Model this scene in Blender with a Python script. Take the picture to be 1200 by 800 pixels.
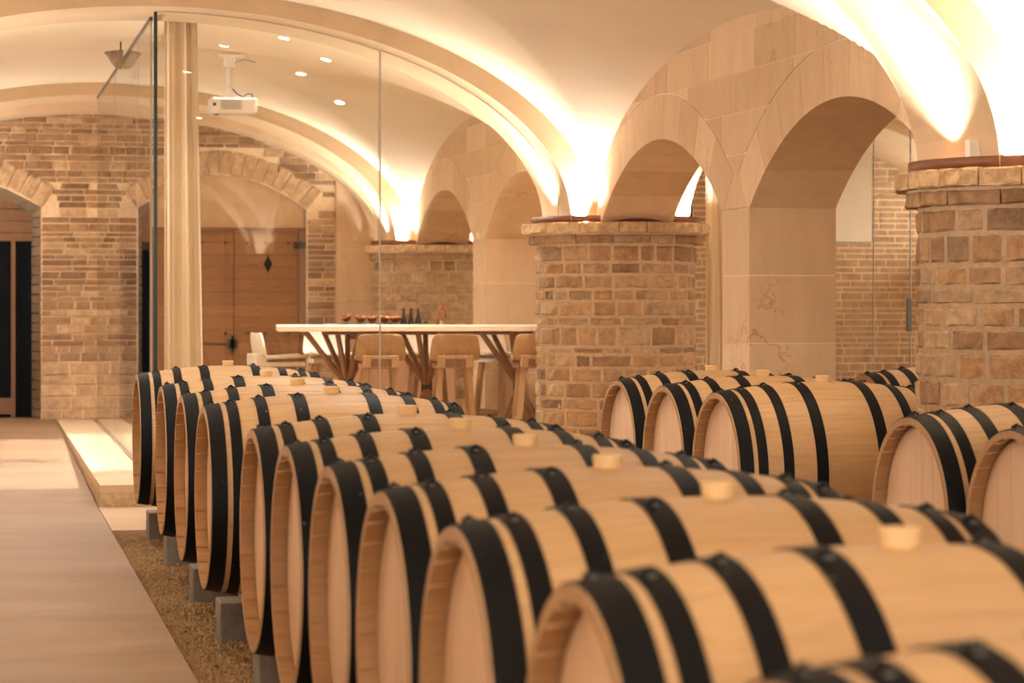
import bpy, bmesh, math, random
from mathutils import Vector, Matrix

for o in list(bpy.data.objects):
    bpy.data.objects.remove(o, do_unlink=True)
S = bpy.context.scene
COL = S.collection
R = random.Random(7)
PI = math.pi

# ------------------------------------------------------------------ camera
CAM_H = 1.15
YAW = math.atan(625.0 / 2790.0)
cd = bpy.data.cameras.new('camera')
cam = bpy.data.objects.new('camera', cd)
COL.objects.link(cam)
cam.location = (0, 0, CAM_H)
cam.rotation_euler = (PI / 2, 0, -YAW)
cd.sensor_width = 36.0
cd.lens = 2790.0 / 1200.0 * 36.0
cd.shift_y = -50.0 / 1200.0
cd.clip_start = 0.05
cd.clip_end = 80
cd.dof.use_dof = True
cd.dof.focus_distance = 9.8
cd.dof.aperture_fstop = 5.0
S.camera = cam

# ------------------------------------------------------------------ world, exposure
w = bpy.data.worlds.new('world')
S.world = w
w.use_nodes = True
w.node_tree.nodes['Background'].inputs[0].default_value = (1.0, 0.75, 0.5, 1)
w.node_tree.nodes['Background'].inputs[1].default_value = 0.02
S.view_settings.view_transform = 'Standard'
S.view_settings.look = 'None'
S.view_settings.exposure = 0.0
S.view_settings.gamma = 1.0
S.view_settings.use_curve_mapping = False
S.cycles.diffuse_bounces = 6
S.cycles.caustics_reflective = False
S.cycles.caustics_refractive = False

# ------------------------------------------------------------------ lights
WARM = (1.0, 0.95, 0.86)
UP_W = 34.0       # cove uplights on the pillar caps
DOWN_W = 19.0    # recessed downlights and the added fill spots
def area(name, loc, target, size, watts, col=WARM, size_y=None, spread=None):
    ld = bpy.data.lights.new(name, 'AREA')
    ld.energy = watts
    ld.color = col
    ld.size = size
    if size_y:
        ld.shape = 'RECTANGLE'
        ld.size_y = size_y
    else:
        ld.shape = 'DISK'
    if spread:
        ld.spread = spread
    o = bpy.data.objects.new(name, ld)
    COL.objects.link(o)
    o.location = loc
    d = Vector(target) - Vector(loc)
    o.rotation_euler = d.to_track_quat('-Z', 'Y').to_euler()
    return o

PX, PY = 3.755, (1.9, 7.9, 13.9, 19.9)      # the row of pillars
BAYC = (1.0, 6.5)                           # bay centres across
CAPZ = 1.60
ZL = CAPZ + .006
SPR_ = math.radians(125)
for py in PY:
    for sx in (-1, 1):
        x = PX + sx * 0.29
        if py < 19:
            area('cove_light', (x, py + 0.385, ZL), (x + sx * .55, py + 0.80, ZL + .9), 0.06, UP_W * (1.35 if 7 < py < 8 else 1), WARM, None, SPR_)
        if py > 2:
            area('cove_light', (x, py - 0.385, ZL), (x + sx * .55, py - 0.80, ZL + .9), 0.06, UP_W, WARM, None, SPR_)
        area('cove_light', (PX + sx * 0.445, py, ZL), (PX + sx * 1.0, py, ZL + .9), 0.06, UP_W * .5, WARM, None, SPR_)
    for dy in (-.42, .42):
        if 2 < py or dy > 0:
            area('cove_light', (-1.40, py + dy, ZL), (-1.05, py + dy * 1.8, 2.6), 0.09, UP_W * 1.25)
    if py > 7:
        for dy in (-.42, .42):
            if py + dy > 20:
                continue
            area('cove_light', (8.9, py + dy, ZL), (8.55, py + dy * 1.8, 2.6), 0.09, UP_W * .35)
        area('cove_light', (8.8, py, ZL), (8.1, py, 2.7), 0.09, UP_W * .6)
    area('cove_light', (-1.30, py, ZL), (-.6, py, 2.7), 0.09, UP_W * .9)
# framed ceiling spots of the glass room: a crisp patch on table, platform and path
for xs, zs in ((.50, 2.62), (1.19, 2.66), (1.88, 2.58), (2.57, 2.38), (3.05, 2.02)):
    area('framing_spot', (xs, 16.45, zs), (xs - .5, 16.45, zs - .866), 3.9, 21.0, (1, .975, .93), 0.60, math.radians(7))
# soft fill added behind the camera, unseen, to brighten upright stone faces
area('rear_fill', (.45, -4.1, 1.75), (1.9, 6, 1.3), 3.9, 380.0, (1, .95, .86), 1.6)
# downlights over and behind the camera; barrel bay ones added, unseen, as fill
DOWNLIGHTS = [(x, y, 2.66) for y in (-2.0, 2.6, 6.6) for x in (-.1, 2.2)] + [(x, y, 2.68) for y in (9.7, 11.6) for x in (-.2, 1.7)]
FAR_FILL = [(6.3, 12.9, 2.66), (5.9, 10.8, 2.70), (7.2, 11.6, 2.70), (5.4, 18.0, 2.7), (7.6, 18.0, 2.7)]  # unseen spots added to brighten the far bay's brick and blind
ROOM_FILL = [(.3, 17.6, 2.75), (-.6, 18.6, 2.5), (2.2, 15.0, 2.6), (2.0, 18.4, 2.65), (.4, 15.2, 2.75), (2.75, 14.75, 2.35), (.2, 14.0, 2.66)]  # spots added apart from the visible fittings to brighten wall, table and curtain
for (x, y, z) in DOWNLIGHTS + FAR_FILL + ROOM_FILL:
    ld = bpy.data.lights.new('downlight', 'SPOT')
    ld.energy = DOWN_W * (8 if x > 4 else 6.2 if y > 14 else 3.2 if y > 9 else 1)
    ld.color = (1, .985, .95) if y > 14 else (1, .95, .86)
    ld.spot_size = math.radians(150)
    ld.spot_blend = 0.9
    ld.shadow_soft_size = .12
    o = bpy.data.objects.new('downlight', ld)
    COL.objects.link(o)
    o.location = (x, y, z)

# ------------------------------------------------------------------ materials
def nt(name):
    m = bpy.data.materials.new(name)
    m.use_nodes = True
    t = m.node_tree
    return m, t, t.nodes['Principled BSDF']
def node(t, typ, **kw):
    n = t.nodes.new(typ)
    for k, v in kw.items():
        setattr(n, k, v)
    return n
def ramp(t, stops):
    n = t.nodes.new('ShaderNodeValToRGB')
    e = n.color_ramp.elements
    while len(e) < len(stops):
        e.new(.5)
    for i, (p, c) in enumerate(stops):
        e[i].position = p
        e[i].color = (*c, 1)
    return n
def mix(t, a, b, fac, mode='MIX'):
    n = t.nodes.new('ShaderNodeMixRGB')
    n.blend_type = mode
    for i, v in ((0, fac), (1, a), (2, b)):
        if isinstance(v, (int, float)):
            n.inputs[i].default_value = v
        elif isinstance(v, tuple):
            n.inputs[i].default_value = (*v, 1)
        else:
            t.links.new(v, n.inputs[i])
    return n.outputs[0]
def coords(t, scale=(1, 1, 1), kind='Object', rnd=False):
    c = t.nodes.new('ShaderNodeTexCoord')
    mp = t.nodes.new('ShaderNodeMapping')
    mp.inputs['Scale'].default_value = scale
    t.links.new(c.outputs[kind], mp.inputs[0])
    if rnd:
        oi = t.nodes.new('ShaderNodeObjectInfo')
        m = t.nodes.new('ShaderNodeMath')
        m.operation = 'MULTIPLY'
        m.inputs[1].default_value = 37.0
        t.links.new(oi.outputs['Random'], m.inputs[0])
        t.links.new(m.outputs[0], mp.inputs['Location'])
    return mp.outputs[0]
def world_pos(t, scale=(1, 1, 1)):
    g = t.nodes.new('ShaderNodeNewGeometry')
    mp = t.nodes.new('ShaderNodeMapping')
    mp.inputs['Scale'].default_value = scale
    t.links.new(g.outputs['Position'], mp.inputs[0])
    return mp.outputs[0]
def noise(t, vec, scale, detail=4, rough=.55):
    n = t.nodes.new('ShaderNodeTexNoise')
    n.inputs['Scale'].default_value = scale
    n.inputs['Detail'].default_value = detail
    n.inputs['Roughness'].default_value = rough
    t.links.new(vec, n.inputs['Vector'])
    return n.outputs[0]
def bump(t, b, h, strength, dist):
    n = t.nodes.new('ShaderNodeBump')
    n.inputs['Strength'].default_value = strength
    n.inputs['Distance'].default_value = dist
    t.links.new(h, n.inputs['Height'])
    t.links.new(n.outputs[0], b.inputs['Normal'])

def plain(name, col, rough=.6, metal=0.0, nz=0.0, scale=30):
    m, t, b = nt(name)
    b.inputs['Roughness'].default_value = rough
    b.inputs['Metallic'].default_value = metal
    b.inputs['Base Color'].default_value = (*col, 1)
    if nz:
        v = noise(t, coords(t), scale)
        r = ramp(t, [(.3, tuple(c * (1 - nz) for c in col)), (.7, tuple(min(1, c * (1 + nz)) for c in col))])
        t.links.new(v, r.inputs[0])
        t.links.new(r.outputs[0], b.inputs['Base Color'])
    return m

def plaster_mat():
    m, t, b = nt('limewash_plaster')
    p = world_pos(t)
    r = ramp(t, [(.3, (.72, .60, .445)), (.7, (.80, .68, .515))])
    t.links.new(noise(t, p, 1.3, 6, .6), r.inputs[0])
    st = ramp(t, [(.62, (1, 1, 1)), (.78, (.8, .7, .6))])
    t.links.new(noise(t, world_pos(t, (1.2, 4, 1.2)), 1.7, 6, .65), st.inputs[0])
    t.links.new(mix(t, r.outputs[0], st.outputs[0], .8, 'MULTIPLY'), b.inputs['Base Color'])
    b.inputs['Roughness'].default_value = .85
    bump(t, b, noise(t, p, 14, 5), .15, .01)
    return m
def ashlar_mat():
    m, t, b = nt('smooth_limestone')
    p = world_pos(t)
    oi = node(t, 'ShaderNodeObjectInfo')
    base = ramp(t, [(0, (.56, .385, .235)), (.5, (.63, .44, .275)), (1, (.69, .50, .325))])
    t.links.new(oi.outputs['Random'], base.inputs[0])
    st = ramp(t, [(.3, (.86, .82, .77)), (.65, (1.07, 1.07, 1.07))])
    t.links.new(noise(t, world_pos(t, (3.5, 3.5, 1.1)), 2.6, 9, .72), st.inputs[0])
    c1 = mix(t, base.outputs[0], st.outputs[0], .7, 'MULTIPLY')
    ve = ramp(t, [(.485, (1, 1, 1)), (.5, (.62, .42, .28)), (.515, (1, 1, 1))])
    t.links.new(noise(t, p, 3.1, 7, .62), ve.inputs[0])
    mk = ramp(t, [(.55, (0, 0, 0)), (.72, (1, 1, 1))])
    t.links.new(noise(t, p, 1.9, 2), mk.inputs[0])
    c2 = mix(t, c1, ve.outputs[0], mk.outputs[0], 'MULTIPLY')
    t.links.new(c2, b.inputs['Base Color'])
    b.inputs['Roughness'].default_value = .7
    bump(t, b, noise(t, p, 60, 4), .08, .004)
    return m
def rubble_mat(name, cols, nscale=22, bs=.55, bd=.012):
    m, t, b = nt(name)
    p = world_pos(t)
    oi = node(t, 'ShaderNodeObjectInfo')
    n = len(cols)
    base = ramp(t, [(i / (n - 1), c) for i, c in enumerate(cols)])
    t.links.new(oi.outputs['Random'], base.inputs[0])
    st = ramp(t, [(.33, (.55, .44, .36)), (.5, (1, 1, 1)), (.64, (1.42, 1.38, 1.3))])
    t.links.new(noise(t, p, nscale, 9, .78), st.inputs[0])
    t.links.new(mix(t, base.outputs[0], st.outputs[0], .85, 'MULTIPLY'), b.inputs['Base Color'])
    b.inputs['Roughness'].default_value = .9
    bump(t, b, noise(t, p, nscale * 1.3, 8, .7), bs, bd)
    return m
def wood_mat(name, c0, c1, axis=0, rough=.5, var=.18, nscale=3.0):
    """straight grain along one local axis, a little lighter or darker per piece"""
    m, t, b = nt(name)
    sc = [26, 26, 26]
    sc[axis] = 1.6
    v = coords(t, tuple(sc), rnd=True)
    r = ramp(t, [(.3, c0), (.7, c1)])
    t.links.new(noise(t, v, nscale, 6, .6), r.inputs[0])
    oi = node(t, 'ShaderNodeObjectInfo')
    r2 = ramp(t, [(0, (1 - var, 1 - var * 1.25, 1 - var * 1.5)), (1, (1, 1, 1))])
    t.links.new(oi.outputs['Random'], r2.inputs[0])
    t.links.new(mix(t, r.outputs[0], r2.outputs[0], 1.0, 'MULTIPLY'), b.inputs['Base Color'])
    b.inputs['Roughness'].default_value = rough
    bump(t, b, noise(t, v, nscale * 1.5, 5), .08, .003)
    return m
def hoop_mat():
    m, t, b = nt('black_hoop_steel')
    v = noise(t, world_pos(t), 26, 7, .75)
    r = ramp(t, [(.665, (.005, .005, .006)), (.69, (.32, .29, .26))])
    t.links.new(v, r.inputs[0])
    t.links.new(r.outputs[0], b.inputs['Base Color'])
    b.inputs['Roughness'].default_value = .55
    b.inputs['Specular IOR Level'].default_value = .13
    return m
def glass_mat(name, tint=(.965, .965, .945), ior=1.75):
    m = bpy.data.materials.new(name)
    m.use_nodes = True
    t = m.node_tree
    t.nodes.remove(t.nodes['Principled BSDF'])
    out = t.nodes['Material Output']
    tr = node(t, 'ShaderNodeBsdfTransparent')
    tr.inputs[0].default_value = (*tint, 1)
    gl = node(t, 'ShaderNodeBsdfGlossy')
    gl.inputs['Roughness'].default_value = 0.0
    fr = node(t, 'ShaderNodeFresnel')
    fr.inputs[0].default_value = ior
    mx = node(t, 'ShaderNodeMixShader')
    # the inner side of a face lets light out unhindered (no total reflection inside the thin pane)
    ge = node(t, 'ShaderNodeNewGeometry')
    iv = node(t, 'ShaderNodeMath', operation='SUBTRACT')
    iv.inputs[0].default_value = 1.0
    t.links.new(ge.outputs['Backfacing'], iv.inputs[1])
    ml = node(t, 'ShaderNodeMath', operation='MULTIPLY')
    t.links.new(fr.outputs[0], ml.inputs[0])
    t.links.new(iv.outputs[0], ml.inputs[1])
    t.links.new(ml.outputs[0], mx.inputs[0])
    t.links.new(tr.outputs[0], mx.inputs[1])
    t.links.new(gl.outputs[0], mx.inputs[2])
    t.links.new(mx.outputs[0], out.inputs[0])
    return m
def emit_mat(name, col, s):
    m, t, b = nt(name)
    b.inputs['Base Color'].default_value = (*col, 1)
    b.inputs['Emission Color'].default_value = (*col, 1)
    b.inputs['Emission Strength'].default_value = s
    return m
def floor_mat(name, c0, c1, sc=1.6, stretch=(1, 1, 1), rough=.55):
    m, t, b = nt(name)
    r = ramp(t, [(.3, c0), (.7, c1)])
    t.links.new(noise(t, world_pos(t, stretch), sc, 6, .6), r.inputs[0])
    t.links.new(r.outputs[0], b.inputs['Base Color'])
    b.inputs['Roughness'].default_value = rough
    bump(t, b, noise(t, world_pos(t), 40, 4), .05, .003)
    return m

M = {}
M['plaster'] = plaster_mat()
M['ashlar'] = ashlar_mat()
M['rib'] = floor_mat('rib_stone', (.56, .41, .26), (.66, .495, .325), 2.5, (1, 1, 1), .8)
M['joint'] = plain('pale_joint', (.86, .72, .54), .9)
M['mortar'] = plain('sandy_mortar', (.76, .57, .375), .95, 0, .14, 40)
M['rubble'] = rubble_mat('rough_brown_stone', [(.27, .148, .072), (.35, .202, .105), (.42, .262, .145), (.39, .212, .10), (.46, .305, .175), (.22, .13, .072)])
M['cap'] = rubble_mat('rough_cap_stone', [(.52, .34, .18), (.58, .40, .22), (.48, .31, .17)])
M['brick'] = rubble_mat('thin_wall_stone', [(.25, .135, .065), (.33, .195, .10), (.39, .245, .14), (.20, .11, .055), (.36, .22, .115)], 18, .4, .01)
M['field'] = rubble_mat('grey_brown_wall_stone', [(.36, .235, .14), (.42, .285, .175)], 14, .4, .01)
M['reveal'] = rubble_mat('shaded_reveal_stone', [(.17, .115, .07), (.22, .15, .095)], 18, .3, .008)  # wall stone darkened: the recess's shade is put into its colour
M['quoin'] = rubble_mat('dressed_wall_stone', [(.45, .30, .175), (.50, .345, .205), (.43, .29, .17)], 18, .3, .008)
M['oak'] = wood_mat('pale_oak_stave', (.485, .295, .138), (.58, .375, .192), 0, .5, .08)
M['oak_end'] = wood_mat('toasted_oak_end', (.33, .17, .068), (.42, .23, .10), 0, .6, .05)
M['head'] = wood_mat('barrel_head_oak', (.69, .455, .285), (.77, .535, .36), 2, .5, .1)
M['hoop'] = hoop_mat()
M['nail'] = plain('dull_steel', (.09, .08, .07), .4)
M['bung'] = plain('pale_bung', (.70, .47, .23), .6, 0, .06)
M['block'] = plain('grey_concrete', (.19, .158, .13), .9, 0, .18, 25)
M['rail'] = wood_mat('dark_rail_wood', (.16, .09, .05), (.24, .14, .08), 1, .7)
M['floor'] = floor_mat('stone_floor', (.215, .128, .073), (.315, .20, .118), 1.5, (.5, 1.8, 1))
M['floor_light'] = floor_mat('pale_stone_floor', (.40, .265, .155), (.47, .32, .19), 2.2)
M['platform'] = floor_mat('platform_stone', (.55, .40, .25), (.62, .46, .30), 3)
M['step_side'] = rubble_mat('step_side_stone', [(.47, .33, .2), (.5, .36, .22)], 12, .3, .006)
M['blind'] = plain('pale_blind_cloth', (.93, .84, .72), .9)
M['gravel'] = rubble_mat('gravel', [(.24, .14, .06), (.34, .21, .1)], 60, .3, .004)
M['gravel_stones'] = rubble_mat('gravel_pebbles', [(.29, .175, .08), (.40, .255, .125)], 70, .2, .003)
M['steel'] = plain('brown_steel', (.17, .065, .03), .5, .3, .12, 20)
M['led'] = emit_mat('warm_led', (1, .82, .58), 14)
M['lamp'] = emit_mat('downlight_lens', (1, .90, .76), 30)
M['glass'] = glass_mat('clear_glass')
M['glass_edge'] = plain('green_glass_edge', (.012, .045, .038), .15)
M['seal'] = plain('grey_seal', (.42, .36, .29), .5)
M['track'] = plain('dark_bronze', (.07, .045, .03), .6)
M['black'] = plain('black_metal', (.015, .013, .012), .5)
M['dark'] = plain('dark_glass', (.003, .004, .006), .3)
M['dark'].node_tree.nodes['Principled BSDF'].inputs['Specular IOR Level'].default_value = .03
M['gate'] = wood_mat('gate_oak', (.26, .115, .04), (.35, .168, .062), 0, .55, .2)
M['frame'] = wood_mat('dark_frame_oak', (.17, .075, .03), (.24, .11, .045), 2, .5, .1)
M['white_plastic'] = plain('white_plastic', (.78, .70, .62), .45)
M['vent'] = plain('grey_vent', (.30, .26, .22), .6)
M['stool_oak'] = wood_mat('stool_oak', (.40, .22, .10), (.52, .30, .15), 2, .5, .1)
M['stool_lit'] = wood_mat('lit_stool_shell', (.76, .63, .48), (.84, .72, .58), 2, .5, .05)  # stool wood with the strong overhead light put into its colour
M['rod'] = wood_mat('walnut_rod', (.24, .10, .045), (.34, .155, .07), 2, .45, .15)
M['table'] = wood_mat('pale_table_top', (.70, .54, .37), (.80, .64, .46), 0, .45, .02)
M['counter'] = wood_mat('pinkish_panel', (.46, .26, .16), (.54, .32, .20), 2, .5, .1)
M['counter_top'] = plain('dark_counter', (.05, .035, .028), .4)
M['copper'] = plain('copper', (.62, .24, .11), .3, .85)
M['bottle'] = plain('dark_bottle_glass', (.02, .018, .012), .12)
M['label_white'] = plain('bottle_neck_foil', (.09, .05, .03), .35)
M['green'] = plain('green_glass', (.02, .16, .03), .15)
M['pewter'] = plain('speckled_shade', (.20, .12, .07), .8, 0, .5, 70)

def curtain_mat():
    m, t, b = nt('cream_curtain')
    b.inputs['Base Color'].default_value = (.90, .77, .60, 1)
    b.inputs['Roughness'].default_value = .9
    tl = node(t, 'ShaderNodeBsdfTranslucent')
    tl.inputs[0].default_value = (.88, .74, .52, 1)
    mx = node(t, 'ShaderNodeMixShader')
    mx.inputs[0].default_value = .35
    t.links.new(b.outputs[0], mx.inputs[1])
    t.links.new(tl.outputs[0], mx.inputs[2])
    t.links.new(mx.outputs[0], t.nodes['Material Output'].inputs[0])
    return m
M['curtain'] = curtain_mat()

# ------------------------------------------------------------------ mesh helpers
class MB:
    def __init__(s):
        s.v, s.f, s.mi = [], [], []
    def add(s, vs, fs, mi=0):
        b = len(s.v)
        s.v += [tuple(p) for p in vs]
        s.f += [tuple(i + b for i in f) for f in fs]
        s.mi += [mi] * len(fs)
        return s
    def box(s, x0, x1, y0, y1, z0, z1, mi=0):
        vs = [(x, y, z) for z in (z0, z1) for y in (y0, y1) for x in (x0, x1)]
        return s.add(vs, [(0, 2, 3, 1), (4, 5, 7, 6), (0, 1, 5, 4), (2, 6, 7, 3), (0, 4, 6, 2), (1, 3, 7, 5)], mi)
    def tube(s, pts, rad, n=10, mi=0, caps=True):
        pts = [Vector(p) for p in pts]
        rads = rad if isinstance(rad, (list, tuple)) else [rad] * len(pts)
        vs, prev = [], None
        for i, p in enumerate(pts):
            d = (pts[min(i + 1, len(pts) - 1)] - pts[max(i - 1, 0)]).normalized()
            if prev is None:
                a = d.orthogonal().normalized()
            else:
                a = (prev - d * prev.dot(d)).normalized()
            prev = a
            bb = d.cross(a)
            for k in range(n):
                th = 2 * PI * k / n
                vs.append(p + (a * math.cos(th) + bb * math.sin(th)) * rads[i])
        fs = []
        for i in range(len(pts) - 1):
            for k in range(n):
                k2 = (k + 1) % n
                fs.append((i * n + k, i * n + k2, (i + 1) * n + k2, (i + 1) * n + k))
        if caps:
            fs.append(tuple(range(n))[::-1])
            fs.append(tuple((len(pts) - 1) * n + k for k in range(n)))
        return s.add(vs, fs, mi)
    def lathe(s, prof, n=24, c=(0, 0, 0), mi=0, a0=0, a1=2 * PI, closed=True):
        full = abs(a1 - a0 - 2 * PI) < 1e-6
        m = n if full else n + 1
        vs = []
        for (r, z) in prof:
            for k in range(m):
                a = a0 + (a1 - a0) * k / n
                vs.append((c[0] + r * math.cos(a), c[1] + r * math.sin(a), c[2] + z))
        fs = []
        for i in range(len(prof) - 1):
            for k in range(n):
                k2 = (k + 1) % m
                fs.append((i * m + k, i * m + k2, (i + 1) * m + k2, (i + 1) * m + k))
        if closed and full:
            if prof[0][0] > 1e-6:
                fs.append(tuple(range(m))[::-1])
            if prof[-1][0] > 1e-6:
                fs.append(tuple((len(prof) - 1) * m + k for k in range(m)))
        return s.add(vs, fs, mi)
    def mesh(s, name, mats, smooth=False):
        me = bpy.data.meshes.new(name)
        me.from_pydata(s.v, [], s.f)
        for m in (mats if isinstance(mats, (list, tuple)) else [mats]):
            me.materials.append(m)
        if len(set(s.mi)) > 1:
            me.polygons.foreach_set('material_index', s.mi)
        if smooth:
            me.polygons.foreach_set('use_smooth', [True] * len(me.polygons))
        me.update()
        return me

def link(name, me, parent=None, loc=(0, 0, 0), rot=(0, 0, 0), scale=(1, 1, 1)):
    o = bpy.data.objects.new(name, me)
    COL.objects.link(o)
    o.location = loc
    o.rotation_euler = rot
    o.scale = scale
    if parent:
        o.parent = parent
    return o
def build(name, mb, mats, parent=None, smooth=False, bevel=0, **kw):
    o = link(name, mb.mesh(name, mats, smooth), parent, **kw)
    if bevel:
        b = o.modifiers.new('bevel', 'BEVEL')
        b.width = bevel
        b.segments = 2
        b.limit_method = 'ANGLE'
    return o
def tag(o, label, cat, group=None):
    o['label'] = label
    o['category'] = cat
    if group:
        o['group'] = group
    return o
def struct(o):
    o['kind'] = 'structure'
    return o
def thing(name, label, cat, loc=(0, 0, 0), rotz=0, group=None):
    o = bpy.data.objects.new(name, None)
    COL.objects.link(o)
    o.empty_display_size = .1
    o.location = loc
    o.rotation_euler = (0, 0, rotz)
    return tag(o, label, cat, group)
def kids(o):
    return list(o.children)
def copy_tree(o, parent=None):
    c = o.copy()
    COL.objects.link(c)
    if parent:
        c.parent = parent
    for ch in kids(o):
        copy_tree(ch, c)
    return c
def copy_label(src, label, loc, rotz=0):
    c = copy_tree(src)
    c.location = loc
    c.rotation_euler = (0, 0, rotz)
    c['label'] = label
    return c
def fix_normals(me):
    bm = bmesh.new()
    bm.from_mesh(me)
    bmesh.ops.recalc_face_normals(bm, faces=bm.faces)
    bm.to_mesh(me)
    bm.free()

# ------------------------------------------------------------------ vault geometry
HX, HY = 2.54, 2.65
def ell(u):
    return math.sqrt(max(0.0, 1 - u * u))
def zA(x):                      # x measured from the bay centre
    return CAPZ + 1.30 * ell(x / HX)
def zB(x, y):
    r = 1.30 - .41 * (abs(x) / HX) ** 2
    return CAPZ + r * ell(y / HY)
def wall_top(dy):               # the vault's line on the arcade wall
    return CAPZ + .89 * ell(dy / HY)

def vault_mesh():
    n = 150
    mb = MB()
    us = [-math.cos(PI * i / n) for i in range(n + 1)]
    vs = []
    for i in range(n + 1):
        for j in range(n + 1):
            x, y = HX * us[i], HY * us[j]
            vs.append((x, y, max(zA(x), zB(x, y))))
    fs = [(i * (n + 1) + j, i * (n + 1) + j + 1, (i + 1) * (n + 1) + j + 1, (i + 1) * (n + 1) + j)
          for i in range(n) for j in range(n)]
    mb.add(vs, fs)
    return mb.mesh('vault', M['plaster'], True)
VM = vault_mesh()
BAYY = (4.9, 10.9, 16.9)
for bx in BAYC:
    for by in (-1.1,) + BAYY:
        if bx > 3 and by < 4:
            continue
        struct(link('ceiling', VM, None, (bx, by, 0)))

def rib_mesh(rin, rout, ain, aout, half):
    mb = MB()
    n = 64
    vs = []
    for i in range(n + 1):
        th = PI * i / n
        for (a, r) in ((ain, rin), (aout, rout)):
            for y in (-half, half):
                vs.append((a * math.cos(th), y, CAPZ + r * math.sin(th)))
    fs = []
    for i in range(n):
        a, b = i * 4, (i + 1) * 4
        fs += [(a, a + 1, b + 1, b), (a + 2, b + 2, b + 3, a + 3), (a, b, b + 2, a + 2), (a + 1, a + 3, b + 3, b + 1)]
    mb.add(vs, fs)
    return mb.mesh('rib', M['rib'])
RIB = rib_mesh(1.20, 1.32, 2.39, 2.56, .36)
RIBW = rib_mesh(1.13, 1.32, 2.39, 2.56, .25)
k = 1
for bx in BAYC:
    for py in PY:
        if bx > 3 and py < 4:
            continue
        o = struct(link('trim_%d' % k, RIB, None, (bx, py, 0)))
        k += 1
    struct(link('trim_%d' % k, RIBW, None, (bx, 20.51, 0)))
    k += 1

# ------------------------------------------------------------------ floors, plain walls
mb = MB().box(-2.4, 10, -4.6, 23.2, -.30, -.045)
struct(build('floor', mb, M['gravel']))
# the path: slabs, level to the step and rising gently beyond it
path = thing('floor_path', 'x', 'x')
for kk in ('label', 'category'):
    del path[kk]
struct(path)
def slab(x0, x1, y0, y1, zs0, zs1, mat, parent, name='slab', t=.05):
    m_ = MB().add([(x0, y0, zs0), (x1, y0, zs0), (x1, y1, zs1), (x0, y1, zs1),
                   (x0, y0, zs0 - t), (x1, y0, zs0 - t), (x1, y1, zs1 - t), (x0, y1, zs1 - t)],
                  [(0, 1, 2, 3), (7, 6, 5, 4), (0, 4, 5, 1), (1, 5, 6, 2), (2, 6, 7, 3), (3, 7, 4, 0)])
    return build(name, m_, mat, parent)
def pz(y):
    return 0 if y < 13.33 else .12 * (y - 13.33) / (20.7 - 13.33)
ys = [-4.2, -2.2, -.2, 1.8, 3.8, 5.8, 7.8, 9.8, 11.97, 13.33, 14.85, 16.4, 18.3, 20.7]
for a, b in zip(ys, ys[1:]):
    slab(-1.6, .642, a + .001, b - .001, pz(a), pz(b), M['floor'], path, 'slab', .06)
slab(.646, 9.2, 11.97, 13.33, 0, 0, M['floor_light'], path, 'threshold_slab', .06)
# outside floor in the doorway
slab(-1.6, 2.8, 20.7, 22.6, .12, .12, M['floor'], path, 'doorway_slab', .06)

plat = MB().box(.653, 9.2, 13.33, 20.72, -.045, .08)
pf = struct(build('floor_platform', plat, M['step_side']))
py_ = [13.33, 14.85, 16.4, 18.3, 20.72]
for a, b in zip(py_, py_[1:]):
    for (x0, x1) in ((.653, .955), (.997, 3.1), (3.1, 6.2), (6.2, 9.2)):
        slab(x0 + .0007, x1 - .0007, a + .0007, b - .0007, .12, .12, M['platform'], pf, 'slab', .04)
t_ = MB().box(.957, .969, 13.36, 20.6, .081, .122).box(.983, .995, 13.36, 20.6, .081, .122).box(.969, .983, 13.36, 20.6, .081, .105)
build('floor_track', t_, M['track'], pf)

struct(build('wall_left', MB().box(-1.95, -1.56, -4.5, 20.7, -.1, 3.2), M['plaster']))
struct(build('wall_front', MB().box(-2, 4, -4.7, -4.3, -.1, 3.2), M['plaster']))
struct(build('wall_right', MB().box(9.05, 9.4, 4, 20.7, -.1, 3.2), M['plaster']))
struct(build('wall_front.001', MB().box(3.6, 9.4, 3.7, 4.3, -.1, 3.2), M['plaster']))

# gravel stones between the path and the barrels
gm = MB()
G = random.Random(3)
ico = [(0, 0, 1), (.9, 0, .1), (-.3, .85, .1), (-.5, -.75, .1), (0, 0, -.5)]
icf = [(0, 1, 2), (0, 2, 3), (0, 3, 1), (4, 2, 1), (4, 3, 2), (4, 1, 3)]
def pebble(x, y):
    s = G.uniform(.007, .014)
    a = G.uniform(0, 6.28)
    ca, sa = math.cos(a), math.sin(a)
    q = G.uniform(.7, 1.3)
    z0 = -.040 + G.uniform(0, .012)
    vs = [(x + s * (px * q * ca - py * sa), y + s * (px * q * sa + py * ca), z0 + s * pz_ * .9 + s * .3) for (px, py, pz_) in ico]
    gm.add(vs, icf)
for i in range(30000):
    y = 3.0 + 8.94 * G.random() ** .8
    x = .66 + 1.15 * G.random() ** 1.6
    if (.79 < x < 1.09 and any(b - .02 < y < b + .20 for b in (11.74, 10.60, 9.27, 8.20, 7.03))) or (y < 6.93 and .86 < x < 1.0) or 1.36 < x < 1.5:
        continue
    pebble(x, y)
g = build('gravel', gm, M['gravel_stones'])
g['kind'] = 'stuff'
tag(g, 'brown gravel strip between the stone path and the barrels', 'gravel')
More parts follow.
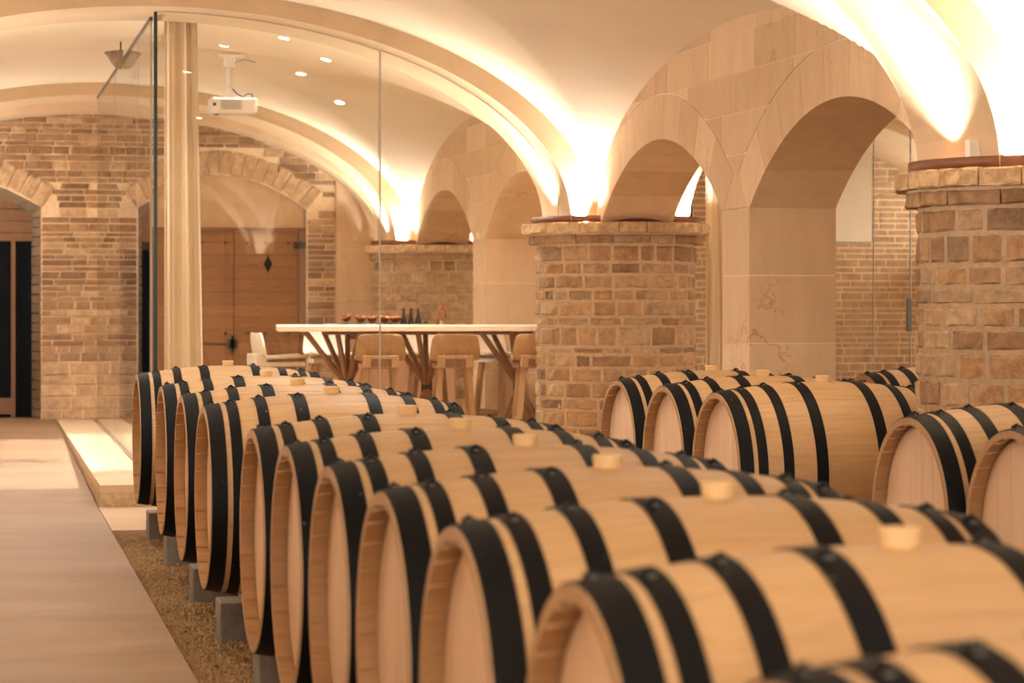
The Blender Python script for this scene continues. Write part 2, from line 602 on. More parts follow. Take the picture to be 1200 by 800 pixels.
# ------------------------------------------------------------------ arcade wall (blocks and voussoirs)
AX0, AX1 = 3.54, 3.97
ARC = 1.165
AR = (ARC ** 2 + .42 ** 2) / .84
AZC = 2.0 - AR
RING = .24
ARCH_C = (-1.375, 1.375)               # arch centres from the bay centre
def intr(dy):
    d = min(abs(dy - c) for c in ARCH_C)
    return AZC + math.sqrt(max(0, AR * AR - d * d)) if d < ARC else CAPZ - .02
def extr(dy):
    z = -9
    for c in ARCH_C:
        d = abs(dy - c)
        if d < (AR + RING) * math.sin(math.radians(45)):
            z = max(z, AZC + math.sqrt((AR + RING) ** 2 - d * d))
    return max(z, CAPZ - .02)
def strip(y0, y1, lo, hi, x0, x1, n=14):
    mb = MB()
    cols = []
    for i in range(n + 1):
        y = y0 + (y1 - y0) * i / n
        a, b = lo(y), hi(y)
        cols.append((y, min(a, b), b))
    if max(c[2] - c[1] for c in cols) < .012:
        return None
    while len(cols) > 2 and cols[0][2] - cols[0][1] < 1e-4 and cols[1][2] - cols[1][1] < 1e-4:
        cols.pop(0)
    while len(cols) > 2 and cols[-1][2] - cols[-1][1] < 1e-4 and cols[-2][2] - cols[-2][1] < 1e-4:
        cols.pop()
    vs = []
    for (y, a, b) in cols:
        vs += [(x0, y, a), (x0, y, b), (x1, y, a), (x1, y, b)]
    fs = []
    for i in range(len(cols) - 1):
        p, q = i * 4, i * 4 + 4
        fs += [(p, p + 1, q + 1, q), (p + 2, q + 2, q + 3, p + 3), (p, q, q + 2, p + 2), (p + 1, p + 3, q + 3, q + 1)]
    e = (len(cols) - 1) * 4
    fs += [(0, 2, 3, 1), (e, e + 1, e + 3, e + 2)]
    return mb.add(vs, fs)

def arcade(parent, detailed, base):
    G = .004
    Q = random.Random(11)
    # pale mortar core, a hair behind the block faces
    for (a, b) in ((-2.72, 0), (0, 2.72)):
        c = strip(a, b, intr, wall_top, AX0 + .004, AX1 - .004, 60)
        # stay clear of the soffit so only the joints show it
        c = strip(a, b, lambda y: intr(y) + .004, wall_top, AX0 + .004, AX1 - .004, 60)
        build('joint_core', c, M['joint'], parent)
    if not detailed:
        m_ = strip(-2.72, 2.72, intr, wall_top, AX0, AX1, 120)
        build('stone_face', m_, M['ashlar'], parent)
        build('pier', MB().box(AX0, AX1, -.21, .21, base, CAPZ - .02), M['ashlar'], parent)
        return
    # pier courses
    zs = [base, .30, .62, .94, 1.26, 1.58]
    build('joint_core', MB().box(AX0 + .004, AX1 - .004, -.206, .206, base, 1.58), M['joint'], parent)
    for a, b in zip(zs, zs[1:]):
        build('pier_stone', MB().box(AX0, AX1, -.21, .21, a + G / 2, b - G / 2), M['ashlar'], parent)
    # voussoirs
    hm = math.asin(ARC / AR)
    nv = 9
    for c in ARCH_C:
        for i in range(nv):
            t0 = -hm + 2 * hm * i / nv + (.0009 if i else -.01)
            t1 = -hm + 2 * hm * (i + 1) / nv - (.0009 if i < nv - 1 else -.01)
            vs = []
            m = 5
            for j in range(m + 1):
                t = t0 + (t1 - t0) * j / m
                for rr in (AR, AR + RING - .002):
                    y = c + rr * math.sin(t)
                    if c < 0:
                        y = min(y, -.002) if rr > AR else y
                    else:
                        y = max(y, .002) if rr > AR else y
                    z = AZC + rr * math.cos(t)
                    z = min(z, wall_top(max(-HY, min(HY, y))) + .01) if rr > AR else z
                    z = max(z, AZC + AR * math.cos(t)) if rr > AR else z
                    vs += [(AX0, y, z), (AX1, y, z)]
            fs = []
            for j in range(m):
                p, q = j * 4, j * 4 + 4
                fs += [(p, q, q + 1, p + 1), (p + 2, p + 3, q + 3, q + 2), (p, p + 2, q + 2, q), (p + 1, q + 1, q + 3, p + 3)]
            e = m * 4
            fs += [(0, 1, 3, 2), (e, e + 2, e + 3, e + 1)]
            build('voussoir', MB().add(vs, fs), M['ashlar'], parent)
    # springer stone between the two rings
    tz = 1.58 + .21 / math.tan(hm)
    q0, q1 = AX0 + .0015, AX1 - .0015
    sp = build('springer_stone', MB().add([(q0, -.209, 1.582), (q0, .209, 1.582), (q0, .001, tz), (q0, -.001, tz), (q1, -.209, 1.582), (q1, .209, 1.582), (q1, .001, tz), (q1, -.001, tz)],
          [(3, 2, 1, 0), (4, 5, 6, 7), (0, 1, 5, 4), (1, 2, 6, 5), (2, 3, 7, 6), (3, 0, 4, 7)]), M['ashlar'], parent)
    fix_normals(sp.data)
    # spandrel courses
    zs = [1.58, 1.84, 2.04, 2.23, 2.42, 2.60]
    for ci, (a, b) in enumerate(zip(zs, zs[1:])):
        cuts = [-2.7]
        while cuts[-1] < 2.7:
            cuts.append(cuts[-1] + Q.uniform(.55, .95))
        cuts[-1] = 2.7
        for y0, y1 in zip(cuts, cuts[1:]):
            # a course may be cut in two by a ring: split at the crowns
            parts, s0 = [], y0
            for cc in ARCH_C:
                if s0 < cc < y1 and a < AZC + AR + RING:
                    parts.append((s0, cc))
                    s0 = cc
            parts.append((s0, y1))
            for p0, p1 in parts:
                m_ = strip(p0 + G / 2, p1 - G / 2, lambda y: max(a + G / 2, extr(y) + .003), lambda y: max(min(b - G / 2, wall_top(y) + .01), 0), AX0, AX1, 12)
                if m_:
                    build('spandrel_stone', m_, M['ashlar'], parent)

for i, by in enumerate(BAYY):
    wl = bpy.data.objects.new('wall_arcade' if i == 0 else 'wall_arcade.%03d' % i, None)
    COL.objects.link(wl)
    wl.location = (0, by, 0)
    struct(wl)
    arcade(wl, by > 5, .12 if by > 14 else -.05)
# wall between bays above each pillar
for py in PY:
    struct(build('wall_pillar_head', MB().box(AX0 + .01, AX1 - .01, py - .34, py + .34, CAPZ - .01, 3.0), M['plaster']))

# ------------------------------------------------------------------ round rubble pillars
def arc_stone(r0, r1, a0, a1, z0, z1, rnd, jit=.008, n=4):
    """rough stone of a round wall: outer face bulges, edges pulled in"""
    vs, m = [], n + 1
    zz = [z0, z0 + (z1 - z0) * .12, z1 - (z1 - z0) * .12, z1]
    ea = (a1 - a0)
    for zi, z in enumerate(zz):
        for k in range(m):
            u = k / n
            a = a0 + ea * u
            edge = (zi in (0, 3)) or k in (0, n)
            r = r1 - (.006 if edge else 0) + rnd.uniform(-jit, jit) * (.35 if edge else 1)
            vs.append((r * math.cos(a), r * math.sin(a), z + (rnd.uniform(-.003, .003) if edge else 0)))
    ib = len(vs)
    for z in (z0, z1):
        for k in range(m):
            a = a0 + ea * k / n
            vs.append((r0 * math.cos(a), r0 * math.sin(a), z))
    fs = []
    for zi in range(3):
        for k in range(n):
            p = zi * m + k
            fs.append((p, p + 1, p + m + 1, p + m))
    for k in range(n):
        fs.append((ib + k, ib + k + 1, k + 1, k))
        fs.append((3 * m + k, 3 * m + k + 1, ib + m + k + 1, ib + m + k))
    fs.append((0, m, 2 * m, 3 * m, ib + m, ib))
    fs.append((n, ib + n, ib + m + n, 3 * m + n, 2 * m + n, m + n))
    return MB().add(vs, fs)

def pillar(py, base, seed, label, vis=(PI * .75, PI * 2.1)):
    Q = random.Random(seed)
    t = thing('stone_pillar', label, 'pillar', (PX, py, base), 0, 'round rubble pillars under the vault')
    H = CAPZ - base
    def ring(r, z0, z1, lmin, lmax, mat, name, gap=.012, jit=.008, depth=.14):
        a = Q.uniform(0, .4)
        end = a + 2 * PI
        while a < end - 1e-4:
            l = Q.uniform(lmin, lmax) / r
            a1 = a + l
            if end - a1 < lmin * .6 / r:
                a1 = end
            g2 = gap / 2 / r
            mid = ((a + a1) / 2) % (2 * PI)
            if vis[0] < mid < vis[1] or mid + 2 * PI < vis[1]:
                m_ = arc_stone(r - depth, r, a + g2, a1 - g2, z0 + gap / 2, z1 - gap / 2, Q, jit)
                o = build(name, m_, mat, t)
            a = a1
    # cap slab, band, courses downwards
    ring(.565, H - .068, H, .14, .26, M['cap'], 'cap_stone', .005, .009, .2)
    ring(.525, H - .128, H - .072, .16, .28, M['rubble'], 'band_stone', .008, .004, .2)
    z = H - .132
    hs = [.105, .072, .085, .070, .092, .056, .12, .045, .078, .088, .095, .07, .10, .08, .11, .09, .08, .1, .1, .1]
    if seed % 2 == 0:
        hs = [.092, .110, .076, .066, .078, .080, .100, .10, .08, .11, .09, .08, .1, .1, .09, .11, .1, .1, .1]
    for h in hs:
        if z < .03:
            break
        z0 = max(0, z - h)
        ring(.482, z0, z, .10, .27, M['rubble'], 'stone', .019, .006)
        z = z0
    build('mortar_core', MB().lathe([(.475, 0), (.475, H - .10), (.505, H - .10), (.505, H - .075), (.52, H - .066), (.52, H - .004)], 72), M['mortar'], t, True)
    # brown steel trough around the top that hides the uplights
    build('light_trough', MB().lathe([(.50, H), (.512, H), (.512, H + .038), (.50, H + .038)], 72, closed=False), M['steel'], t, True)
    return t
pillar(1.9, -.05, 3, 'round rough stone pillar standing nearest beside the camera, out of the main view')
pillar(7.9, -.05, 4, 'large round rough stone pillar at the photo edge, two barrels lying before it')
pillar(13.9, .12, 5, 'round rough stone pillar where the arched glass screen meets the arcade')
pillar(19.9, .12, 6, 'round rough stone pillar behind the bottles and copper bowls on the counter')
o = build('light_fitting', MB().box(-.02, .02, -.02, .02, 0, .10), M['white_plastic'])
tag(o, 'small white light fitting standing on the cap of the nearest pillar', 'light fitting')
o.location = (3.37, 7.72, CAPZ + .001)
o.name = 'cap_lamp'

# ------------------------------------------------------------------ back wall with door openings
D1 = (-1.4, .52)
D2 = (1.18, 2.80)
SPR = 1.93                 # spring height of the openings
def door_top(x, d, rise=.30):
    c, h = (d[0] + d[1]) / 2, (d[1] - d[0]) / 2
    return SPR + rise * (1 - ((x - c) / h) ** 2)
wb = bpy.data.objects.new('wall_back', None)
COL.objects.link(wb)
wb.location = (0, 20.7, 0)
struct(wb)
def wall_strip(x0, x1, lo, hi, y0, y1, n=20):
    mb = MB()
    vs, fs = [], []
    for i in range(n + 1):
        x = x0 + (x1 - x0) * i / n
        a, b = lo(x), hi(x)
        vs += [(x, y0, a), (x, y0, b), (x, y1, a), (x, y1, b)]
    for i in range(n):
        p, q = i * 4, i * 4 + 4
        fs += [(p, q, q + 1, p + 1), (p + 2, p + 3, q + 3, q + 2), (p, p + 2, q + 2, q), (p + 1, q + 1, q + 3, p + 3)]
    e = n * 4
    fs += [(0, 1, 3, 2), (e, e + 2, e + 3, e + 1)]
    return mb.add(vs, fs)
core = MB()
for (x0, x1, lo) in ((-2, D1[0], None), (D1[0], D1[1], D1), (D1[1], D2[0], None), (D2[0], D2[1], D2), (D2[1], 9.3, None)):
    f = (lambda x, lo=lo: door_top(x, lo)) if lo else (lambda x: -.05)
    m_ = wall_strip(x0, x1, f, lambda x: 3.1, .012, .55, 20 if lo else 1)
    core.add([(a, b - .016 if b < .1 else b, c) for (a, b, c) in m_.v], m_.f)
build('mortar_core', core, M['mortar'], wb)

def rough_box(rnd):
    """unit stone, face towards -Y, slightly uneven, 26 triangles"""
    bm = bmesh.new()
    bmesh.ops.create_cube(bm, size=1)
    front = [f for f in bm.faces if f.normal.y < -.9]
    r = bmesh.ops.inset_region(bm, faces=front, thickness=.07, depth=0)
    for f in front:
        for v in f.verts:
            v.co.y -= .12
    for v in bm.verts:
        v.co.x += rnd.uniform(-.025, .025)
        v.co.z += rnd.uniform(-.05, .05)
        v.co.y += rnd.uniform(-.12, .12)
    me = bpy.data.meshes.new('stone')
    bm.to_mesh(me)
    bm.free()
    return me
BR = [rough_box(R) for _ in range(8)]
BQ = [rough_box(R) for _ in range(4)]
for me in BR:
    me.materials.append(M['brick'])
for me in BQ:
    me.materials.append(M['quoin'])
extra = MB()
EX_UNIT = MB().box(-.5, .5, -.5, .5, -.5, .5)
def add_extra(cx, cz, w_, h_):
    y = R.uniform(-.006, .006)
    extra.add([(cx + a * w_, .005 + b * .03 + y, cz + c * h_) for (a, b, c) in EX_UNIT.v], EX_UNIT.f)
n_b = [0]
def lay(cx, cz, w_, h_, quoin=False, single=True, rot=0):
    """single: seen in the photo, a stone of its own; else joined"""
    if not single:
        add_extra(cx, cz, w_, h_)
        return
    n_b[0] += 1
    me = R.choice(BQ if quoin else BR)
    link('stone', me, wb, (cx, .005 + R.uniform(-.004, .004), cz), (0, rot, 0), (w_, .035, h_))
def rib_line(x):                      # underside of the rib at the wall
    c = 1.0 if x < 3.755 else 6.5
    return CAPZ + 1.13 * ell(min(1, abs(x - c) / 2.39))
def in_opening(x0, x1, z0, z1):
    for d in (D1, D2):
        if x1 > d[0] - .02 and x0 < d[1] + .02:
            for x in (max(x0, d[0]), min(x1, d[1]), (max(x0, d[0]) + min(x1, d[1])) / 2):
                if z0 < door_top(x, d) + .19:
                    return True
    return False
def voussoir_zone(cx, cz, d):
    """points within the arch ring of an opening"""
    if not (d[0] - .16 < cx < d[1] + .16):
        return False
    c, h = (d[0] + d[1]) / 2, (d[1] - d[0]) / 2
    x = max(d[0], min(d[1], cx))
    return door_top(x, d) - .06 < cz < door_top(x, d) + .23 and cz > SPR - .05
# quoins and rubble courses, left part
z = .12
ci = 0
while z < 2.78:
    big = z < .52
    h = R.uniform(.085, .115) if big else R.choice((.040, .045, .050, .056, .064, .074))
    spans = [(-.75, D1[0]), (D1[1], D2[0]), (D2[1], 3.05)] if z < SPR else [(-.75, 3.05)]
    for (x0, x1) in spans:
        x = x0
        while x < x1 - .03:
            wd = R.uniform(.17, .30) if big else R.uniform(.09, .28)
            if x1 - x - wd < .07:
                wd = x1 - x
            cx, cz = x + wd / 2, z + h / 2
            skip = cz > rib_line(cx) + .05
            for d in (D1, D2):
                if voussoir_zone(cx, cz, d) or (d[0] < cx < d[1] and cz < door_top(cx, d) + .1):
                    skip = True
            if not skip:
                seen = (cx < 1.45 and cx > -.02) or (cx > 1.5 and z > 1.7) or cx > 2.8
                lay(cx, cz, wd - .014, h - .013, big or R.random() < .12, seen and n_b[0] < 288)
            x += wd
    z += h
    ci += 1
# arch stones over the openings
for d in (D1, D2):
    c, hw = (d[0] + d[1]) / 2, (d[1] - d[0]) / 2
    rr = (hw * hw + .30 ** 2) / .6
    zc = SPR + .30 - rr
    hm = math.asin(hw / rr)
    nv = 19
    for i in range(nv):
        t = -hm + 2 * hm * (i + .5) / nv
        wv = 2 * hm * rr / nv
        o = link('arch_stone', R.choice(BQ), wb, (c + (rr + .10) * math.sin(t), .004, zc + (rr + .10) * math.cos(t)), (0, t, 0), (wv - .012, .04, .19))
# right bay
z = .12
while z < 2.78:
    h = R.choice((.046, .052, .058, .066, .074))
    x = 4.0
    while x < 9.0:
        wd = R.uniform(.12, .32)
        cx, cz = x + wd / 2, z + h / 2
        if cz < rib_line(cx) + .05:
            lay(cx, cz, wd - .014, h - .013, False, False)
        x += wd
    z += h
ex = build('stone_field', extra, M['field'], wb)
ex['kind'] = 'stuff'
# smooth stone respond beside the counter pillar
for a, b in zip((.12, .62, 1.12, 1.6), (.62, 1.12, 1.6, 2.4)):
    build('respond_stone', MB().box(3.05, 3.6, -.06, .03, a + .002, b - .002), M['ashlar'], wb)

# door 1: splayed stone reveal, wooden transom, dark glazed leaf
d1 = bpy.data.objects.new('door_1', None)
COL.objects.link(d1)
d1.location = (0, 20.7, .12)
struct(d1)
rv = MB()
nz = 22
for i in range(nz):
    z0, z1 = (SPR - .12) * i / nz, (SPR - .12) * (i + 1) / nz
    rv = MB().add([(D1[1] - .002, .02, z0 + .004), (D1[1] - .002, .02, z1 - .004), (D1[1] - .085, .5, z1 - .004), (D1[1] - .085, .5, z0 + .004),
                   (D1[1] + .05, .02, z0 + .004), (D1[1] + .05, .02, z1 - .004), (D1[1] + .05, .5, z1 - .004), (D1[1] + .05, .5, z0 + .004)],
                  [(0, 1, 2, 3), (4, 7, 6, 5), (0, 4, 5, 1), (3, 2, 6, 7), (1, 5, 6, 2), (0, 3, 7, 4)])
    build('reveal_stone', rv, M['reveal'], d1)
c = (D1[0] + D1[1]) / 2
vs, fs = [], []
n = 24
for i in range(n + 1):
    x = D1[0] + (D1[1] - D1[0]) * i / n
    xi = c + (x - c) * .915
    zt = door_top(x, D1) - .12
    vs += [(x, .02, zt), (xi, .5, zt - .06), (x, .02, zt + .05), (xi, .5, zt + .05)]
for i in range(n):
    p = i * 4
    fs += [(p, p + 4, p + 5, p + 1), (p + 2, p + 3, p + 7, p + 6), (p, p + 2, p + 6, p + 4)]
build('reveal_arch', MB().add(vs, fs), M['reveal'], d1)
# transom boards
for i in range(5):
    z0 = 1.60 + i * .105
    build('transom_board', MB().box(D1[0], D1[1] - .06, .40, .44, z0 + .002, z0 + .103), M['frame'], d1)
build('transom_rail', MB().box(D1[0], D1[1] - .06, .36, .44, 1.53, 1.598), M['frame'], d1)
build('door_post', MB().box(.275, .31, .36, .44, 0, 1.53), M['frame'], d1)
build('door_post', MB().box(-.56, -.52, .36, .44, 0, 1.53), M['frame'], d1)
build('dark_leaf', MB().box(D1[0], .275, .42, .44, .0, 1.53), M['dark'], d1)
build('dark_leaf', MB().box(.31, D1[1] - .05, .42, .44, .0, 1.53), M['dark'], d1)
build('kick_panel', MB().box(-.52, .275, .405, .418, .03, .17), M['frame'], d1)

# door 2: wide wooden gate behind the glass room, dark glazed part at its edge
d2 = bpy.data.objects.new('door_2', None)
COL.objects.link(d2)
d2.location = (0, 20.7, .12)
struct(d2)
for i in range(15):
    z0 = i * .109
    for (x0, x1) in ((1.48, 2.17), (2.175, 2.74)):
        build('gate_board', MB().box(x0, x1, .10, .145, z0 + .0012, z0 + .1078), M['gate'], d2)
build('gate_frame', MB().box(2.742, 2.80, .06, .16, 0, 1.64), M['frame'], d2)
build('gate_frame', MB().box(1.44, 1.478, .06, .16, 0, 1.64), M['frame'], d2)
build('gate_lintel', MB().box(1.44, 2.80, .06, .16, 1.625, 1.65), M['frame'], d2)
build('gate_head', wall_strip(D2[0] + .01, D2[1] - .01, lambda x: 1.652, lambda x: door_top(x, D2) - .1, .10, .16, 16), M['ashlar'], d2)
build('diamond_window', MB().add([(2.47, .092, 1.41), (2.507, .092, 1.335), (2.47, .092, 1.26), (2.433, .092, 1.335), (2.47, .12, 1.41), (2.507, .12, 1.335), (2.47, .12, 1.26), (2.433, .12, 1.335)],
      [(3, 2, 1, 0), (0, 1, 5, 4), (1, 2, 6, 5), (2, 3, 7, 6), (3, 0, 4, 7)]), M['dark'], d2)
build('bolt_bar', MB().box(1.60, 2.14, .085, .1, .632, .642), M['black'], d2)
build('bolt_plate', MB().box(2.12, 2.20, .08, .1, .60, .675).box(2.145, 2.175, .08, .1, .56, .71), M['black'], d2)
build('hinge_block', MB().box(2.70, 2.80, .05, .1, 1.47, 1.53), M['black'], d2)
for zz in (.73, 1.52):
    for xx in (1.68, 1.9, 2.1, 2.3, 2.45, 2.65):
        build('stud', MB().lathe([(0, 0), (.013, .0), (.011, .012), (0, .014)], 8), M['black'], d2, loc=(xx, .10, zz), rot=(PI / 2, 0, 0))
build('dark_leaf', MB().box(1.22, 1.44, .10, .12, 0, 1.45), M['dark'], d2)
for i in range(4):
    build('transom_board', MB().box(1.18, 1.44, .09, .13, 1.452 + i * .105, 1.555 + i * .105), M['frame'], d2)
build('door_post', MB().box(1.18, 1.22, .07, .13, 0, 1.45), M['frame'], d2)

# outer closure behind the openings
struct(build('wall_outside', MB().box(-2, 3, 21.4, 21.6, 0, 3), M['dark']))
# ------------------------------------------------------------------ glass screen
def soff(x):
    return CAPZ + 1.20 * ell((x - 1.0) / 2.39) - .004
def soff_r(x):
    return CAPZ + 1.20 * ell((x - 6.5) / 2.39) - .004
def pane(x0, x1, top, n=30, t=.012):
    m_ = wall_strip(0, x1 - x0, lambda x: .122, lambda x: top(min(max(x0, x0 + x), x1)), -t / 2, t / 2, n)
    # end faces and bottoms are the dark green edge
    mi = []
    for f in m_.f:
        xs = [m_.v[i][0] for i in f]
        zs = [m_.v[i][2] for i in f]
        ysd = {round(m_.v[i][1], 5) for i in f}
        mi.append(1 if len(ysd) > 1 else 0)
    m_.mi = mi
    return m_
screens = [
    (1.00, 2.29, soff, 'tall clear glass pane with dark green edge beside the cream curtain', 1.25),
    (2.298, 3.37, soff, 'curved topped glass pane between the thin seam and the pillar', 0.0),
]
for (x0, x1, top, lab, rot) in screens:
    t = thing('glass_screen', lab, 'glass screen', (x0, 13.78, 0), math.radians(rot), 'panes of the arched glass screen')
    fix_normals(build('pane', pane(x0, x1, top), [M['glass'], M['glass_edge']], t).data)
    if x0 < 1.5:
        build('edge_strip', MB().box(-.020, 0.0, -.012, .012, .122, soff(x0)), M['glass_edge'], t)
    else:
        build('seal', MB().box(-.0075, -.001, -.007, .007, .122, soff(x0)), M['seal'], t)
for (x0, x1, lab, mt) in ((4.2, 5.36, 'glass pane of the far screen beside the cream wall panel', 'glass_edge'),
                          (5.366, 5.60, 'narrow glass pane of the far screen with slim steel handle', 'seal'),
                          (5.606, 8.4, 'wide glass pane of the far screen behind the nearest pillar', 'seal')):
    t = thing('glass_screen', lab, 'glass screen', (x0, 13.78, 0), 0, 'panes of the arched glass screen')
    fix_normals(build('pane', pane(x0, x1, soff_r), [M['glass'], M['glass_edge']], t).data)
    build('seal', MB().box(-.0055, -.0005, -.007, .007, .122, soff_r(x0)), M[mt], t)
    if mt == 'seal' and x0 < 5.5:
        build('handle', MB().box(.20, .225, -.05, -.025, .95, 1.15), M['nail'], t)
# side panes along the floor track
for (y0, y1, lab) in ((13.93, 15.0, 'side glass pane on the floor track beside the cream curtain'),
                      (15.008, 17.3, 'middle side glass pane on the floor track behind the first one'),
                      (17.308, 19.5, 'last side glass pane on the floor track near the back wall')):
    t = thing('side_glass', lab, 'glass pane', (.976 - (y0 - 13.86) * .0063, y0, 0), .0063, 'side panes on the floor track')
    fix_normals(build('pane', MB().box(-.006, .006, 0, y1 - y0, .122, 2.76), M['glass'], t).data)
    build('end_edge', MB().box(-.006, .006, -.004, 0, .122, 2.76), M['seal'], t)
    build('top_rail', MB().box(-.008, .008, 0, y1 - y0, 2.762, 2.785), M['track'], t)

# ceiling fixture half cone against the side pane
t = thing('ceiling_fixture', 'small speckled brown cone shade under the ceiling beside the side pane', 'lamp', (.95, 16.3, 2.765))
build('shade', MB().lathe([(.02, -.06), (.045, -.055), (.075, -.02), (.10, .02), (.125, .05), (.06, .062), (.01, .066)], 20, a0=PI / 2, a1=3 * PI / 2, closed=False), M['pewter'], t, True)
build('stem', MB().tube([(-.012, 0, .06), (-.012, 0, .125)], .006), M['black'], t)

# curtains
def curtain(x0, x1, y, ztop, folds, label, group, flare=1.24):
    mb = MB()
    n, mz = folds * 16, 10
    vs = []
    for j in range(mz + 1):
        zz = .13 + (ztop - .13) * j / mz
        s = flare - (flare - 1) * j / mz
        for i in range(n + 1):
            u = i / n
            x = x0 + (x1 - x0) * u * s
            w_ = u + .07 * math.sin(7 * u + .8 * j / mz)
            vs.append((x, y + .013 * math.sin(w_ * folds * 2 * PI) + .006 * math.sin(w_ * folds * 5.1 * PI + 1.3 + .5 * j / mz), zz))
    fs = [(j * (n + 1) + i, j * (n + 1) + i + 1, (j + 1) * (n + 1) + i + 1, (j + 1) * (n + 1) + i) for j in range(mz) for i in range(n)]
    mb.add(vs, fs)
    o = build('curtain', mb, M['curtain'], None, True)
    so = o.modifiers.new('solid', 'SOLIDIFY')
    so.thickness = .003
    tag(o, label, 'curtain', group)
    return o
curtain(1.09, 1.285, 14.42, 2.82, 3, 'cream curtain gathered just behind the tall glass pane', 'cream curtains by the glass')
curtain(4.45, 4.58, 14.3, 2.1, 2, 'narrow cream curtain seen through the smaller stone arch', 'cream curtains by the glass')
build('curtain_rail', MB().tube([(1.02, 14.42, 2.83), (1.9, 14.42, 2.83)], .006), M['track'])
tag(bpy.data.objects['curtain_rail'], 'thin dark curtain rail along the ceiling above the cream curtain', 'rail')
bl = thing('roller_blind', 'pale cream blind hanging behind glass past the stone pier', 'blind', (5.2, 14.25, 0))
build('blind_cloth', MB().box(-.25, .33, -.004, .004, 1.512, 2.66), M['blind'], bl)
build('bottom_bar', MB().box(-.25, .33, -.008, .008, 1.50, 1.512), M['seal'], bl)

# ------------------------------------------------------------------ downlights in the ceiling
def vault_z(x, y):
    bx = 1.0
    by = min((-1.1,) + BAYY, key=lambda q: abs(q - y))
    return max(zA(x - bx), zB(x - bx, y - by))
def dl(x, y, label):
    z = vault_z(x, y)
    e = .03
    nx = -(vault_z(x + e, y) - vault_z(x - e, y)) / (2 * e)
    ny = -(vault_z(x, y + e) - vault_z(x, y - e)) / (2 * e)
    t = thing('recessed_downlight', label, 'ceiling light', (x, y, z - .004), 0, 'recessed downlights in the vault')
    t.rotation_euler = Vector((nx, ny, 1)).to_track_quat('Z', 'Y').to_euler()
    build('lens', MB().lathe([(0, -.005), (.033, -.005), (.034, .004)], 20), M['lamp'], t)
    build('trim_ring', MB().lathe([(.034, -.004), (.042, -.003), (.043, .01), (.034, .01)], 20, closed=False), M['white_plastic'], t)
def from_px(px, py, zrel):
    a, b = (px - 600) / 2790, (350 - py) / 2790
    k_ = zrel / b
    s, c_ = math.sin(YAW), math.cos(YAW)
    return k_ * (s + c_ * a), k_ * (c_ - s * a)
for (px, py, lab) in ((333, 46, 'small round downlight in the vault, nearest to the glass'),
                      (382, 71, 'small round downlight in the vault, the one above the second stool'),
                      (353, 87, 'small round downlight in the vault, between its two neighbours'),
                      (398, 121, 'small round downlight in the vault, lowest and deepest in the room')):
    zr = 1.0
    while zr < 1.76:
        x, y = from_px(px, py, zr)
        if y < 19.5 and zr >= vault_z(x, y) - CAM_H - .015:
            break
        zr += .004
    dl(x, y, lab)
for (xx, yy, zz) in DOWNLIGHTS:  # the barrel bay fittings belong to the added, unseen fill
    dl(xx, yy, 'small round downlight over the %s, %s' % ('barrel row' if xx > 1 else 'stone path',
       {-2.0: 'behind the camera', 2.6: 'just ahead of the camera', 6.6: 'in the next vault bay', 9.7: 'added before the large pillar row', 11.6: 'added close to the glass screen'}[yy]))

# ------------------------------------------------------------------ projector
pj = thing('projector', 'white projector hanging from the vault on a white pole', 'projector', (1.72, 16.5, 2.48))
build('body', MB().box(-.165, .155, -.12, .12, -.055, .055), M['white_plastic'], pj, False, .018)
g_ = build('vent_panel', MB().box(-.10, .045, -.1235, -.119, -.028, .036), M['vent'], pj)
for i in range(9):
    build('vent_slat', MB().box(-.097 + i * .016, -.091 + i * .016, -.1255, -.1235, -.026, .034), M['white_plastic'], g_)
build('lens', MB().lathe([(0, .006), (.010, .006), (.013, 0), (.014, -.02)], 16), M['black'], pj, True, loc=(-.140, -.118, .005), rot=(PI / 2, 0, 0))
build('foot', MB().lathe([(.014, 0), (.014, .02)], 12), M['vent'], pj, loc=(-.12, -.08, -.074))
build('bracket', MB().box(-.085, .02, -.07, .07, .055, .064).box(-.055, -.005, -.02, .02, .064, .12), M['white_plastic'], pj)
build('pole', MB().tube([(-.03, 0, .11), (-.03, 0, .34)], .021, 16), M['white_plastic'], pj, True)
build('ceiling_plate', MB().box(-.11, .07, -.06, .06, .34, .352).box(-.065, .01, -.03, .03, .27, .34), M['white_plastic'], pj)
build('cable', MB().tube([(-.008, -.02, .12), (.02, -.05, .085), (.06, -.06, .062), (.09, -.05, .085), (.125, -.03, .085), (.135, -.02, .055)], .005, 8), M['black'], pj, True)
build('ceiling_cable', MB().tube([(-.008, -.01, .28), (.02, -.02, .31), (.08, -.01, .325), (.15, 0, .31)], .004, 8), M['vent'], pj, True)

# ------------------------------------------------------------------ table, stools, counter
FZ = .12
tb = thing('tall_table', 'long pale topped tall table on bundles of brown crossing rods', 'table', (1.885, 15.33, FZ), math.radians(-6))
LT = 2.6
build('tabletop', MB().box(0, LT * .635, 0, .92, .818, .854), M['table'], tb, False, .003)
build('tabletop', MB().box(LT * .637, LT, 0, .92, .818, .854), M['table'], tb, False, .003)
for hx in (.47, 1.0, 1.62, 2.25):
    hub = Vector((hx, .46, .47))
    tr = build('trestle_collar', MB().tube([hub + Vector((-.035, 0, -.03)), hub + Vector((.035, 0, -.03))], .038, 12).tube([hub + Vector((-.03, 0, .02)), hub + Vector((.03, 0, .02))], .034, 12), M['black'], tb, True)
    for (tx, ty) in ((-.29, -.30), (-.15, .34), (-.08, -.26), (.015, .30), (.07, -.32), (.19, .26)):
        top = Vector((hx + tx, .46 + ty, .818))
        d_ = hub - top
        off = Vector((tx * .12, ty * .14, 0))
        bot = hub + d_ * 1.05
        bot.z = .0
        build('rod', MB().tube([top, hub + off * .5, bot], [.018, .020, .017], 10), M['rod'], tr, True)
build('apron_beam', MB().box(.3, LT - .1, .44, .48, .79, .818), M['rod'], tb)

